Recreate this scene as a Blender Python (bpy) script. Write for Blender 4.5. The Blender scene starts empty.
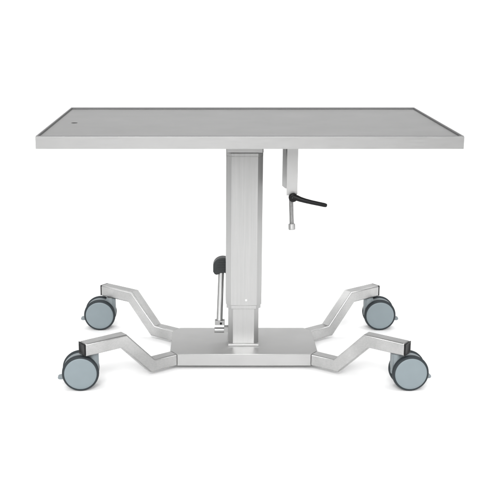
import bpy, bmesh, math
from mathutils import Vector, Matrix

scene = bpy.context.scene
COL = scene.collection
R = math.radians

# ------------------------------------------------------------------ materials
def new_mat(name):
    m = bpy.data.materials.new(name)
    m.use_nodes = True
    nt = m.node_tree
    return m, nt, nt.nodes['Principled BSDF']

def steel(name, scale, base=(.46, .46, .455), rough=.36, streak=.10, bump=.05, mottled=.05, aniso=0.0):
    """Brushed stainless steel: fine grain stretched along the grinding direction, plus faint cloudy wear."""
    m, nt, b = new_mat(name)
    N, L = nt.nodes, nt.links
    tc = N.new('ShaderNodeTexCoord')
    mp = N.new('ShaderNodeMapping'); mp.inputs['Scale'].default_value = scale
    L.new(tc.outputs['Object'], mp.inputs['Vector'])
    n1 = N.new('ShaderNodeTexNoise'); n1.inputs['Scale'].default_value = 1.0
    n1.inputs['Detail'].default_value = 6; n1.inputs['Roughness'].default_value = .7
    L.new(mp.outputs['Vector'], n1.inputs['Vector'])
    n2 = N.new('ShaderNodeTexNoise'); n2.inputs['Scale'].default_value = 9.0
    n2.inputs['Detail'].default_value = 3
    L.new(tc.outputs['Object'], n2.inputs['Vector'])
    # colour
    r1 = N.new('ShaderNodeMapRange'); r1.inputs['From Min'].default_value = .25; r1.inputs['From Max'].default_value = .75
    r1.inputs['To Min'].default_value = 1 - streak; r1.inputs['To Max'].default_value = 1 + streak
    L.new(n1.outputs['Fac'], r1.inputs['Value'])
    r2 = N.new('ShaderNodeMapRange'); r2.inputs['From Min'].default_value = .3; r2.inputs['From Max'].default_value = .7
    r2.inputs['To Min'].default_value = 1 - mottled; r2.inputs['To Max'].default_value = 1 + mottled
    L.new(n2.outputs['Fac'], r2.inputs['Value'])
    mu = N.new('ShaderNodeMath'); mu.operation = 'MULTIPLY'
    L.new(r1.outputs[0], mu.inputs[0]); L.new(r2.outputs[0], mu.inputs[1])
    vm = N.new('ShaderNodeVectorMath'); vm.operation = 'SCALE'
    vm.inputs[0].default_value = base
    L.new(mu.outputs[0], vm.inputs['Scale'])
    L.new(vm.outputs['Vector'], b.inputs['Base Color'])
    # roughness
    r3 = N.new('ShaderNodeMapRange'); r3.inputs['From Min'].default_value = .25; r3.inputs['From Max'].default_value = .75
    r3.inputs['To Min'].default_value = rough - .06; r3.inputs['To Max'].default_value = rough + .06
    L.new(n1.outputs['Fac'], r3.inputs['Value'])
    L.new(r3.outputs[0], b.inputs['Roughness'])
    bp = N.new('ShaderNodeBump'); bp.inputs['Strength'].default_value = bump; bp.inputs['Distance'].default_value = .001
    L.new(n1.outputs['Fac'], bp.inputs['Height'])
    L.new(bp.outputs['Normal'], b.inputs['Normal'])
    b.inputs['Metallic'].default_value = 1
    b.inputs['Anisotropic'].default_value = aniso
    return m

def plastic(name, col, rough=.45, grain=.04, spec=.5, scale=220):
    m, nt, b = new_mat(name)
    N, L = nt.nodes, nt.links
    tc = N.new('ShaderNodeTexCoord')
    n = N.new('ShaderNodeTexNoise'); n.inputs['Scale'].default_value = scale; n.inputs['Detail'].default_value = 3
    L.new(tc.outputs['Object'], n.inputs['Vector'])
    n2 = N.new('ShaderNodeTexNoise'); n2.inputs['Scale'].default_value = 30; n2.inputs['Detail'].default_value = 4
    L.new(tc.outputs['Object'], n2.inputs['Vector'])
    r = N.new('ShaderNodeMapRange'); r.inputs['To Min'].default_value = 1 - grain; r.inputs['To Max'].default_value = 1 + grain
    L.new(n2.outputs['Fac'], r.inputs['Value'])
    vm = N.new('ShaderNodeVectorMath'); vm.operation = 'SCALE'; vm.inputs[0].default_value = col
    L.new(r.outputs[0], vm.inputs['Scale']); L.new(vm.outputs['Vector'], b.inputs['Base Color'])
    r3 = N.new('ShaderNodeMapRange'); r3.inputs['To Min'].default_value = rough - .05; r3.inputs['To Max'].default_value = rough + .07
    L.new(n2.outputs['Fac'], r3.inputs['Value']); L.new(r3.outputs[0], b.inputs['Roughness'])
    bp = N.new('ShaderNodeBump'); bp.inputs['Strength'].default_value = .06; bp.inputs['Distance'].default_value = .0005
    L.new(n.outputs['Fac'], bp.inputs['Height']); L.new(bp.outputs['Normal'], b.inputs['Normal'])
    b.inputs['Specular IOR Level'].default_value = spec
    return m

M_TOP  = steel('steel_brushed_top', (3, 170, 170), base=(.285, .285, .284), rough=.40, streak=.20, bump=.02, mottled=.05)
M_RIM  = steel('steel_brushed_rim', (14, 800, 800), base=(.485, .485, .482), rough=.40, streak=.06, bump=.03, mottled=.015)
M_COL  = steel('steel_drawn_column', (320, 320, 4), base=(.455, .455, .452), rough=.38, streak=.09, bump=.02, mottled=.015)
M_BASE = steel('steel_ground_base', (8, 600, 600), base=(.50, .50, .497), rough=.48, streak=.06, bump=.04, mottled=.04)
M_LEG  = steel('steel_ground_tube', (40, 260, 260), base=(.45, .45, .447), rough=.34, streak=.12, bump=.06, mottled=.14)
M_TURN = steel('steel_turned', (200, 200, 60), base=(.37, .37, .368), rough=.5, streak=.06, bump=.02)
M_ROD = steel('steel_threaded', (200, 200, 60), base=(.46, .46, .457), rough=.45, streak=.06, bump=.02)
M_BRKT = steel('steel_bracket', (700, 700, 12), base=(.53, .53, .527), rough=.5, streak=.05, bump=.02, mottled=.02)
M_DARK = plastic('dark_bracket_shade', (.06, .06, .061), rough=.6, spec=.2)
M_BLACK = plastic('black_plastic', (.004, .004, .0044), rough=.42, spec=.25)
M_RUBBER = plastic('black_rubber', (.020, .023, .024), rough=.42, spec=.4)
M_SEAL = plastic('grey_sealant', (.17, .17, .171), rough=.6, spec=.2)
M_TYRE = plastic('dark_grey_tyre', (.024, .030, .034), rough=.6, spec=.22)
M_DISC = plastic('blue_grey_wheel_plastic', (.186, .222, .238), rough=.45, grain=.06, spec=.35)
M_HOUS = plastic('grey_caster_plastic', (.195, .222, .234), rough=.45, grain=.05, spec=.35)
M_WHITE = plastic('white_plug', (.85, .85, .85), rough=.3)
M_HOLE = plastic('dark_drain', (.02, .02, .02), rough=.6)

def floor_mat():
    m, nt, b = new_mat('white_studio_paint')
    N, L = nt.nodes, nt.links
    tc = N.new('ShaderNodeTexCoord')
    n = N.new('ShaderNodeTexNoise'); n.inputs['Scale'].default_value = 6; n.inputs['Detail'].default_value = 6
    L.new(tc.outputs['Object'], n.inputs['Vector'])
    r = N.new('ShaderNodeMapRange'); r.inputs['To Min'].default_value = .90; r.inputs['To Max'].default_value = .93
    L.new(n.outputs['Fac'], r.inputs['Value'])
    cb = N.new('ShaderNodeCombineColor')
    for k in range(3): L.new(r.outputs[0], cb.inputs[k])
    L.new(cb.outputs[0], b.inputs['Base Color'])
    b.inputs['Roughness'].default_value = .75
    b.inputs['Specular IOR Level'].default_value = .2
    return m
M_FLOOR = floor_mat()

# ------------------------------------------------------------------ mesh helpers
def link(name, bm, mat, parent=None, bevel=0, seg=2, smooth=False, angle=40):
    me = bpy.data.meshes.new(name)
    bmesh.ops.recalc_face_normals(bm, faces=bm.faces)
    bm.to_mesh(me); bm.free()
    me.materials.append(mat)
    o = bpy.data.objects.new(name, me)
    COL.objects.link(o)
    if parent: o.parent = parent
    if smooth or bevel:
        for p in me.polygons: p.use_smooth = True
        me.set_sharp_from_angle(angle=R(angle))
    if bevel:
        md = o.modifiers.new('bevel', 'BEVEL')
        md.width = bevel; md.segments = seg; md.limit_method = 'ANGLE'; md.angle_limit = R(60)
        md.harden_normals = True; md.use_clamp_overlap = True
    return o

def box(bm, x0, x1, y0, y1, z0, z1):
    vs = [bm.verts.new((x, y, z)) for z in (z0, z1) for x, y in ((x0, y0), (x1, y0), (x1, y1), (x0, y1))]
    bm.faces.new(vs[3::-1]); bm.faces.new(vs[4:])
    for i in range(4):
        j = (i + 1) % 4
        bm.faces.new((vs[i], vs[j], vs[4 + j], vs[4 + i]))

def prism(bm, pts, z0, z1):
    a = [bm.verts.new((x, y, z0)) for x, y in pts]; b = [bm.verts.new((x, y, z1)) for x, y in pts]
    n = len(pts)
    bm.faces.new(a[::-1]); bm.faces.new(b)
    for i in range(n):
        j = (i + 1) % n
        bm.faces.new((a[i], a[j], b[j], b[i]))

def lathe(bm, prof, origin, axis, n=48):
    """Revolve (radius, height) pairs round an axis; radius 0 closes to a point."""
    ax = Vector(axis).normalized()
    q = Vector((0, 0, 1)).rotation_difference(ax).to_matrix()
    o = Vector(origin)
    rings = []
    for r, h in prof:
        if r < 1e-7:
            rings.append([bm.verts.new(o + q @ Vector((0, 0, h)))])
        else:
            rings.append([bm.verts.new(o + q @ Vector((r * math.cos(2 * math.pi * k / n), r * math.sin(2 * math.pi * k / n), h))) for k in range(n)])
    for a, b in zip(rings, rings[1:]):
        for k in range(n):
            l = (k + 1) % n
            if len(a) == 1 and len(b) == 1: continue
            if len(a) == 1: bm.faces.new((a[0], b[k], b[l]))
            elif len(b) == 1: bm.faces.new((a[k], a[l], b[0]))
            else: bm.faces.new((a[k], a[l], b[l], b[k]))

def rod(bm, p, q, r, n=24, ch=.0008):
    p = Vector(p); q = Vector(q); L = (q - p).length
    lathe(bm, [(0, 0), (r - ch, 0), (r, ch), (r, L - ch), (r - ch, L), (0, L)], p, q - p, n)

def tube_path(bm, pts, radii, n=20):
    """Round bar through points with a radius each."""
    pts = [Vector(p) for p in pts]
    rings = []
    for i, p in enumerate(pts):
        t = (pts[min(i + 1, len(pts) - 1)] - pts[max(i - 1, 0)]).normalized()
        q = Vector((0, 0, 1)).rotation_difference(t).to_matrix()
        rings.append([bm.verts.new(p + q @ Vector((radii[i] * math.cos(2 * math.pi * k / n), radii[i] * math.sin(2 * math.pi * k / n), 0))) for k in range(n)])
    for a, b in zip(rings, rings[1:]):
        for k in range(n):
            bm.faces.new((a[k], a[(k + 1) % n], b[(k + 1) % n], b[k]))
    bm.faces.new(rings[0][::-1]); bm.faces.new(rings[-1])

def chamfered(x0, x1, y0, y1, c):
    return [(x0 + c, y0), (x1 - c, y0), (x1, y0 + c), (x1, y1 - c), (x1 - c, y1), (x0 + c, y1), (x0, y1 - c), (x0, y0 + c)]

# ------------------------------------------------------------------ setting: one white sheet swept up behind
bm = bmesh.new()
prof = [(-7.0, 0.0), (3.0, 0.0)]
rad = 2.0
for k in range(1, 25):
    a = k / 24 * math.pi / 2
    prof.append((3.0 + rad * math.sin(a), rad - rad * math.cos(a)))
prof.append((5.0, 5.0))
ra = [bm.verts.new((-8, y, z)) for y, z in prof]; rb = [bm.verts.new((8, y, z)) for y, z in prof]
for i in range(len(prof) - 1):
    bm.faces.new((ra[i], rb[i], rb[i + 1], ra[i + 1]))
fl = link('floor', bm, M_FLOOR, smooth=True)
fl['kind'] = 'structure'

# ------------------------------------------------------------------ the table
root = bpy.data.objects.new('operating_table', None)
COL.objects.link(root)
root.location = (0, 0, 0)
root['label'] = 'stainless steel veterinary operating table on a single column with four wheeled legs'
root['category'] = 'operating table'

H = .7832           # rim height
TB = .7485          # underside of top
BX = -.004          # column / base axis

# --- tabletop: sheet steel tray with a thin raised rim
HX, HY = .6, .36
bm = bmesh.new()
rimw, deep = .0022, .0050
def rect(hx, hy, z): return [bm.verts.new((x, y, z)) for x, y in ((-hx, -hy), (hx, -hy), (hx, hy), (-hx, hy))]
def bridge(a, b):
    for i in range(4):
        j = (i + 1) % 4
        bm.faces.new((a[i], a[j], b[j], b[i]))
r0 = rect(HX - .02, HY - .02, TB); r1 = rect(HX, HY, TB); r2 = rect(HX, HY, H)
r3 = rect(HX - rimw, HY - rimw, H); r4 = rect(HX - rimw, HY - rimw, H - deep)
r0b = rect(HX - .02, HY - .02, H - deep - .006)
bridge(r0, r1); bridge(r1, r2); bridge(r2, r3); bridge(r3, r4); bridge(r4, r0b)
bridge(r0b, r0); bm.faces.new(r0[::-1])
edge = link('tabletop', bm, M_RIM, root, bevel=.0004, seg=2)
# the tray sheet itself, with the drain cut through as a shallow cup
bm = bmesh.new()
px, py, zt = HX - rimw - .0004, HY - rimw - .0004, H - deep + .0015
dr = Vector((-.5356, -.028))
rr = .0105; n = 32
outer = [bm.verts.new((x, y, zt)) for x, y in ((-px, -py), (px, -py), (px, py), (-px, py))]
ring = [bm.verts.new((dr.x + rr * math.cos(2 * math.pi * k / n), dr.y + rr * math.sin(2 * math.pi * k / n), zt)) for k in range(n)]
es = [bm.edges.new((outer[i], outer[(i + 1) % 4])) for i in range(4)] + [bm.edges.new((ring[i], ring[(i + 1) % n])) for i in range(n)]
bmesh.ops.triangle_fill(bm, use_beauty=True, edges=es)
ring2 = [bm.verts.new((v.co.x, v.co.y, zt - .004)) for v in ring]
for k in range(n):
    bm.faces.new((ring[k], ring[(k + 1) % n], ring2[(k + 1) % n], ring2[k]))
sheet = link('tray_sheet', bm, M_TOP, edge)
# bead of sealant run round the inside of the rim
bm = bmesh.new()
sx, sy = HX - rimw + .0012, HY - rimw + .0012
q = [rect(sx, sy, H - .0002), rect(sx, sy, H + .0019), rect(sx - .0042, sy - .0042, H + .0019), rect(sx - .0042, sy - .0042, zt + .0003)]
for a_, b_ in zip(q, q[1:] + q[:1]): bridge(a_, b_)
link('edge_seal', bm, M_SEAL, edge, bevel=.0007, seg=2)
bm = bmesh.new()
lathe(bm, [(0, 0), (rr - .0002, 0), (rr - .0002, .0041), (rr - .0010, .0041), (rr - .0012, .0008), (0, .0006)], (dr.x, dr.y, zt - .0042), (0, 0, 1), 32)
link('drain', bm, M_HOLE, edge, smooth=True)

# --- outer column: drawn profile with chamfered corners and slim grooves
CW, CY0, CY1 = .0577, -.058, .052
bm = bmesh.new()
prism(bm, chamfered(BX - CW, BX + CW, CY0, CY1, .0162), .193, .6785)
column = link('column', bm, M_COL, root, bevel=.0006, seg=2)
bm = bmesh.new(); prism(bm, chamfered(BX - CW - .0004, BX + CW + .0004, CY0 - .0004, CY1, .0162), .6787, .6889)
link('trim_band', bm, M_COL, column, bevel=.0006)
bm = bmesh.new(); prism(bm, chamfered(BX - CW + .003, BX + CW - .003, CY0 + .003, CY1 - .003, .012), .6890, .6907)
link('seal', bm, M_BLACK, column)
bm = bmesh.new(); prism(bm, chamfered(BX - CW - .0006, BX + CW + .0006, CY0 - .001, CY1, .004), .6908, .7480)
link('column_head', bm, M_RIM, column, bevel=.001)
bm = bmesh.new(); prism(bm, chamfered(BX - CW + .0025, BX + CW - .0025, CY0 + .002, CY1 - .002, .0155), .180, .1928)
link('guide_collar', bm, M_COL, column, bevel=.0012)
bm = bmesh.new(); lathe(bm, [(0, .0022), (.0022, .0019), (.0034, .0008), (.0036, 0)], (.0035, CY0 + .0002, .2105), (0, -1, 0), 24)
link('plug', bm, M_WHITE, column, smooth=True)

# --- inner column
IW, IY0, IY1 = .0492, -.050, .043
bm = bmesh.new(); prism(bm, chamfered(BX - IW, BX + IW, IY0, IY1, .0150), .0605, .1799)
inner = link('inner_column', bm, M_COL, root, bevel=.0006)
bm = bmesh.new(); box(bm, BX - IW - .001, BX + IW + .001, IY0 - .006, IY1 + .006, .0533, .0603)
link('foot_flange', bm, M_BRKT, inner, bevel=.001)

# --- base plate with cut corners
ZT, ZB = .053, .013
PXW, PY = .2375, .1305
cx_, cy_ = .0245, .0330
bm = bmesh.new()
pts = []
for sx, sy in ((-1, -1), (1, -1), (1, 1), (-1, 1)):
    a = (BX + sx * PXW, sy * (PY - cy_)); b = (BX + sx * (PXW - cx_), sy * PY)
    pts += [a, b] if sx * sy > 0 else [b, a]
prism(bm, pts, ZB, ZT)
base = link('base_plate', bm, M_BASE, root, bevel=.0022, seg=3)

# --- legs: square tube, mitred up and out
u = Vector((.802, .597))        # plan direction of a leg, mirrored per corner
TW = .040
def leg(sx, sy):
    d = Vector((sx * u.x, sy * u.y)); nrm = Vector((-d.y, d.x))
    s0 = Vector((BX + sx * (PXW - cx_ / 2), sy * (PY - cy_ / 2)))
    bm = bmesh.new()
    L1, L2, L3 = .0835, .1025, .137 if sx > 0 else .145
    k = TW * math.tan(R(22.7))
    top = [(-.001, ZT - .0008), (L1, ZT - .0008), (L1 + L2, .157), (L1 + L2 + L3, .157)]
    bot = [(-.001, ZB + .0008), (L1 + k, ZB + .0008), (L1 + L2 + k, .117), (L1 + L2 + L3, .117)]
    secs = []
    for (lt, zt_), (lb, zb_) in zip(top, bot):
        sec = []
        for l, z, w in ((lt, zt_, -1), (lt, zt_, 1), (lb, zb_, 1), (lb, zb_, -1)):
            p = s0 + d * l + nrm * (w * (TW / 2 - .0004))
            sec.append(bm.verts.new((p.x, p.y, z)))
        secs.append(sec)
    for a, b in zip(secs, secs[1:]):
        for i in range(4):
            j = (i + 1) % 4
            bm.faces.new((a[i], a[j], b[j], b[i]))
    bm.faces.new(secs[0]); bm.faces.new(secs[-1])
    o = link('leg', bm, M_LEG, root, bevel=.0052, seg=5)
    # plastic plug with a rim, pushed into the open end
    bm = bmesh.new()
    Lend = L1 + L2 + L3
    def ringat(l, inset):
        r = []
        for a, b in ((-1, -1), (1, -1), (1, 1), (-1, 1)):
            p = s0 + d * l + nrm * (a * (TW / 2 - inset))
            r.append(bm.verts.new((p.x, p.y, .137 + b * (TW / 2 - inset))))
        return r
    rs = [ringat(Lend + .0002, .0012), ringat(Lend + .0030, .0012), ringat(Lend + .0038, .0024), ringat(Lend + .0038, .0055), ringat(Lend + .0022, .0075)]
    bm.faces.new(rs[0])
    for a, b in zip(rs, rs[1:]):
        for i in range(4):
            j = (i + 1) % 4
            bm.faces.new((a[i], a[j], b[j], b[i]))
    bm.faces.new(rs[-1])
    link('end_cap', bm, M_BLACK, o, bevel=.0006)
    return o
for sx, sy in ((-1, -1), (1, -1), (-1, 1), (1, 1)):
    leg(sx, sy)

# --- casters: twin wheels either side of a moulded housing, brake tab at the far end
WR = .0562
def make_caster():
    """local frame: wheel axle along y through the origin column, stem towards +x; floor at z 0"""
    bm = bmesh.new()
    # housing: hood between the wheels, flowing up into the stem socket
    pts = [(.050, .046), (.0535, .060), (.0555, .075), (.0555, .1135), (.0235, .1135), (.0225, .1095)]
    for k in range(0, 15):
        a = R(66 + k * (130 / 14))
        pts.append((.0528 * math.cos(a), WR + .0528 * math.sin(a)))
    pts += [(-.045, .034), (-.030, .028), (.0, .030), (.030, .036)]
    hw = .0125
    a = [bm.verts.new((x, -hw, z)) for x, z in pts]; b = [bm.verts.new((x, hw, z)) for x, z in pts]
    m = len(pts)
    bm.faces.new(a); bm.faces.new(b[::-1])
    for i in range(m):
        j = (i + 1) % m
        bm.faces.new((a[i], b[i], b[j], a[j]))
    # round stem socket
    lathe(bm, [(0, .048), (.0150, .048), (.0158, .056), (.0160, .1125), (.0150, .1145), (0, .1145)], (.0395, 0, 0), (0, 0, 1), 32)
    # axle boss
    lathe(bm, [(0, -.016), (.012, -.016), (.012, .016), (0, .016)], (0, 0, WR), (0, 1, 0), 24)
    body = link('caster', bm, M_HOUS, root, bevel=.002, seg=2)
    bm = bmesh.new(); lathe(bm, [(0, .1146), (.0125, .1146), (.0125, .1168), (0, .1168)], (.0395, 0, 0), (0, 0, 1), 32)
    link('stem', bm, M_TURN, body, smooth=True)
    for s in (-1, 1):
        bm = bmesh.new()
        w0, w1 = .0135, .0335       # inner / outer face
        p = [(.030, w0), (.0465, w0), (.0500, w0 + .0012), (.0518, w0 + .004), (.0525, w0 + .0085), (.0524, w0 + .0125), (.0514, w1 - .0035),
             (.0496, w1 - .0006), (.0482, w1), (.0465, w1 - .0002), (.0460, w1 - .0012), (.030, w1 - .004), (.030, w0)]
        lathe(bm, [(q_ * WR / .0525, h_) for q_, h_ in p], (0, 0, WR), (0, s, 0), 72)
        link('tyre', bm, M_TYRE, body, smooth=True, angle=50)
        bm = bmesh.new()
        p = [(.0458, w1 - .003), (.0458, w1 - .0010), (.0451, w1 - .0004), (.040, w1 + .0003), (.025, w1 + .0008), (.010, w1 + .0011), (0, w1 + .0011)]
        lathe(bm, [(q_ * WR / .0525, h_) for q_, h_ in p], (0, 0, WR), (0, s, 0), 72)
        link('wheel_cover', bm, M_DISC, body, smooth=True, angle=50)
    # brake tab: flat rounded tongue poking out away from the stem
    bm = bmesh.new()
    out = [(-.036, .045), (-.056, .0435), (-.0655, .0425), (-.0695, .0395), (-.0705, .0355), (-.0685, .0320), (-.0640, .0305), (-.052, .0310), (-.036, .036)]
    a = [bm.verts.new((x, -.0085, z)) for x, z in out]; b = [bm.verts.new((x, .0085, z)) for x, z in out]
    bm.faces.new(a); bm.faces.new(b[::-1])
    for i in range(len(out)):
        j = (i + 1) % len(out)
        bm.faces.new((a[i], b[i], b[j], a[j]))
    link('brake_tab', bm, M_HOUS, body, bevel=.002, seg=2)
    return body
proto = make_caster()
def place(o, x, y, rz):
    o.location = (x, y, 0); o.rotation_euler = (0, 0, rz)
spots = [(-.507, -.279, R(5)), (.4935, -.279, R(180 + 4)), (-.509, .285, R(0)), (.493, .285, R(180))]
for i, (x, y, rz) in enumerate(spots):
    if i == 0:
        o = proto
    else:
        o = proto.copy(); COL.objects.link(o); o.parent = root
        for ch in proto.children:
            c = ch.copy(); COL.objects.link(c); c.parent = o
    place(o, x, y, rz)

# --- clamp bracket under the top with lever and threaded rod
KX0, KX1, KY0, KY1 = .1275, .1617, -.062, .085
bm = bmesh.new()
# front plate with one cut lower corner
def plate_xz(bm, pts, y0, y1):
    a = [bm.verts.new((x, y0, z)) for x, z in pts]; b = [bm.verts.new((x, y1, z)) for x, z in pts]
    bm.faces.new(a); bm.faces.new(b[::-1])
    for i in range(len(pts)):
        j = (i + 1) % len(pts)
        bm.faces.new((a[i], b[i], b[j], a[j]))
plate_xz(bm, [(KX0, .556), (KX1 - .005, .556), (KX1, .561), (KX1, .7478), (KX0, .7478)], KY0, KY0 + .005)
# web joining both on the right
def plate_yz(bm, pts, x0, x1):
    a = [bm.verts.new((x0, y, z)) for y, z in pts]; b = [bm.verts.new((x1, y, z)) for y, z in pts]
    bm.faces.new(a); bm.faces.new(b[::-1])
    for i in range(len(pts)):
        j = (i + 1) % len(pts)
        bm.faces.new((a[i], b[i], b[j], a[j]))
plate_yz(bm, [(KY0 + .0051, .562), (KY1 - .0001, .560), (KY1 - .0001, .7478), (KY0 + .0051, .7478)], KX1 - .005, KX1 - .0003)
plate_xz(bm, [(KX0 - .0045, .560), (KX0 + .006, .551), (KX1 - .0052, .551), (KX1 - .0052, .7478), (KX0 - .0045, .7478)], KY1 - .005, KY1 - .0002)
br = link('clamp_bracket', bm, M_BRKT, root, bevel=.0007)
bm = bmesh.new(); plate_xz(bm, [(.1282, .7475), (.1420, .7475), (.1420, .61), (.1375, .625)], .046, .052)  # added dark wedge: shade inside the bracket, put into shape and colour
link('bracket_shade', bm, M_DARK, br, bevel=.0005)
hub = Vector((.1478, KY0, .5512))
bm = bmesh.new()
lathe(bm, [(0, 0), (.0130, 0), (.0140, .001), (.0140, .011), (.0125, .0138), (.0068, .0142), (.0062, .0128), (0, .0125)], hub + Vector((0, -.0005, 0)), (0, -1, 0), 40)
# arm: flattened bar that bends slightly and swells to a round tip
yA = KY0 - .0085
arm = [((.1480, yA, .5530), .0100), ((.1590, yA - .002, .5505), .0092), ((.1700, yA - .006, .5468), .0082), ((.1850, yA - .009, .5428), .0074), ((.2050, yA - .011, .5382), .0069),
       ((.2280, yA - .012, .5335), .0067), ((.2440, yA - .012, .5300), .0067), ((.2500, yA - .012, .5286), .0060), ((.2530, yA - .012, .5280), .0040)]
tube_path(bm, [p for p, r in arm], [r for p, r in arm])
lev = link('clamp_lever', bm, M_BLACK, br, smooth=True, angle=60)
bm = bmesh.new()
lathe(bm, [(0, 0), (.0055, 0), (.0058, .0006), (.0058, .0018), (.0035, .0022), (0, .0022)], hub + Vector((0, -.0135, 0)), (0, -1, 0), 6)
link('hub_screw', bm, M_RUBBER, br, smooth=True, angle=30)
# threaded rod with an end nut
ra_, rb_ = Vector((.1425, KY0 + .012, .553)), Vector((.1455, KY0 - .004, .4655))
dv = (rb_ - ra_).normalized(); Lr = (rb_ - ra_).length
bm = bmesh.new()
pf = [(0, 0)]
nt_ = 44
for k in range(nt_):
    t = Lr * k / nt_
    pf += [(.0066, t), (.0074, t + Lr / nt_ * .5)]
pf += [(.0066, Lr), (0, Lr)]
lathe(bm, pf, ra_, dv, 20)
link('threaded_rod', bm, M_ROD, br, smooth=True, angle=70)
bm = bmesh.new()
lathe(bm, [(0, 0), (.0092, 0), (.0107, .0015), (.0107, .0175), (.0092, .020), (0, .018)], rb_ - dv * .001, dv, 24)
link('end_nut', bm, M_ROD, br, smooth=True, angle=30)

# --- foot pump lever beside the column
bm = bmesh.new()
pA, pB = Vector((-.0822, -.010, .122)), Vector((-.0757, .078, .268))
rod(bm, pA, pB, .0098, 28)
ped = link('pump_lever', bm, M_TURN, root, smooth=True, angle=40)
bm = bmesh.new()
box(bm, -.0972, -.0648, -.022, .002, .1135, .1275)
fk = link('fork', bm, M_TURN, ped, bevel=.0015)
bm = bmesh.new()
lathe(bm, [(0, 0), (.0035, 0), (.0038, .0006), (.0038, .0016), (0, .0018)], (-.0775, -.0222, .1195), (0, -1, 0), 20)
link('fork_screw', bm, M_BLACK, ped, smooth=True)
bm = bmesh.new()
rod(bm, (-.0990, -.010, .0930), (-.0665, -.010, .0930), .0090, 28)
box(bm, -.0668, BX - IW + .003, -.020, .002, .087, .106)
link('pivot_pin', bm, M_TURN, ped, smooth=True, angle=30)
bm = bmesh.new()
# rubber foot pad: rounded D with ridges across its face
cz, cyy = .2915, .078
outl = []
for k in range(17):
    a = R(180 - k * 180 / 16)
    outl.append((-.0700 + .0290 * math.cos(a), cz - .002 + .0300 * math.sin(a)))
outl += [(-.0410, cz - .018), (-.0450, cz - .028), (-.0520, cz - .030), (-.0650, cz - .024), (-.0780, cz - .025), (-.0870, cz - .031), (-.0940, cz - .029), (-.0990, cz - .020)]
outl = [(-.0660 + (x + .0660) * 1.13, z) for x, z in outl]
a = [bm.verts.new((x, cyy - .013, z)) for x, z in outl]; b = [bm.verts.new((x, cyy + .02, z)) for x, z in outl]
bm.faces.new(a); bm.faces.new(b[::-1])
for i in range(len(outl)):
    j = (i + 1) % len(outl)
    bm.faces.new((a[i], b[i], b[j], a[j]))
for k in range(4):
    z = cz - .012 + k * .009
    box(bm, -.092 + .002 * k, -.050, cyy - .0155, cyy - .0128, z, z + .004)
link('foot_pad', bm, M_RUBBER, ped, bevel=.004, seg=3)

# ------------------------------------------------------------------ camera
cam_d = bpy.data.cameras.new('camera'); cam = bpy.data.objects.new('camera', cam_d); COL.objects.link(cam)
cam.location = (-.10021, -3.1464, 1.17292)
cam.rotation_euler = (R(90 - 14.4292), 0, 0)
cam_d.sensor_width = 36; cam_d.lens = 72.0; cam_d.shift_x = .072
cam_d.clip_end = 100; cam_d.clip_start = .05
scene.camera = cam

# ------------------------------------------------------------------ light: studio softboxes and a dim room
w = bpy.data.worlds.new('World'); scene.world = w; w.use_nodes = True
bg = w.node_tree.nodes['Background']
bg.inputs['Color'].default_value = (1, 1, 1, 1); bg.inputs['Strength'].default_value = .335
def softbox(name, loc, target, sx, sy, power, spread=180):
    ld = bpy.data.lights.new(name, 'AREA'); ld.shape = 'RECTANGLE'; ld.size = sx; ld.size_y = sy; ld.energy = power
    ld.spread = R(spread)
    o = bpy.data.objects.new(name, ld); COL.objects.link(o); o.location = loc
    o.rotation_euler = (Vector(target) - Vector(loc)).to_track_quat('-Z', 'Y').to_euler()
softbox('softbox_front', (-.4, -4.3, 2.7), (0, -1.0, .2), 2.2, 2.6, 49, 80)
softbox('softbox_right', (3.2, -1.9, 2.0), (.2, 0, .1), 1.8, 1.8, 15, 90)
softbox('softbox_left', (-3.4, -1.7, 2.0), (-.2, 0, .1), 1.8, 1.8, 15, 90)
softbox('softbox_overhead', (0, -.6, 4.0), (0, -.4, 0), 3.4, 2.0, 33, 120)
softbox('softbox_back', (0, 2.1, 4.2), (0, 2.9, 0), 8.5, 1.8, 150, 150)

scene.render.resolution_x = 1024; scene.render.resolution_y = 1024
scene.view_settings.view_transform = 'Standard'
scene.view_settings.look = 'None'
scene.view_settings.exposure = 0
scene.view_settings.gamma = 1
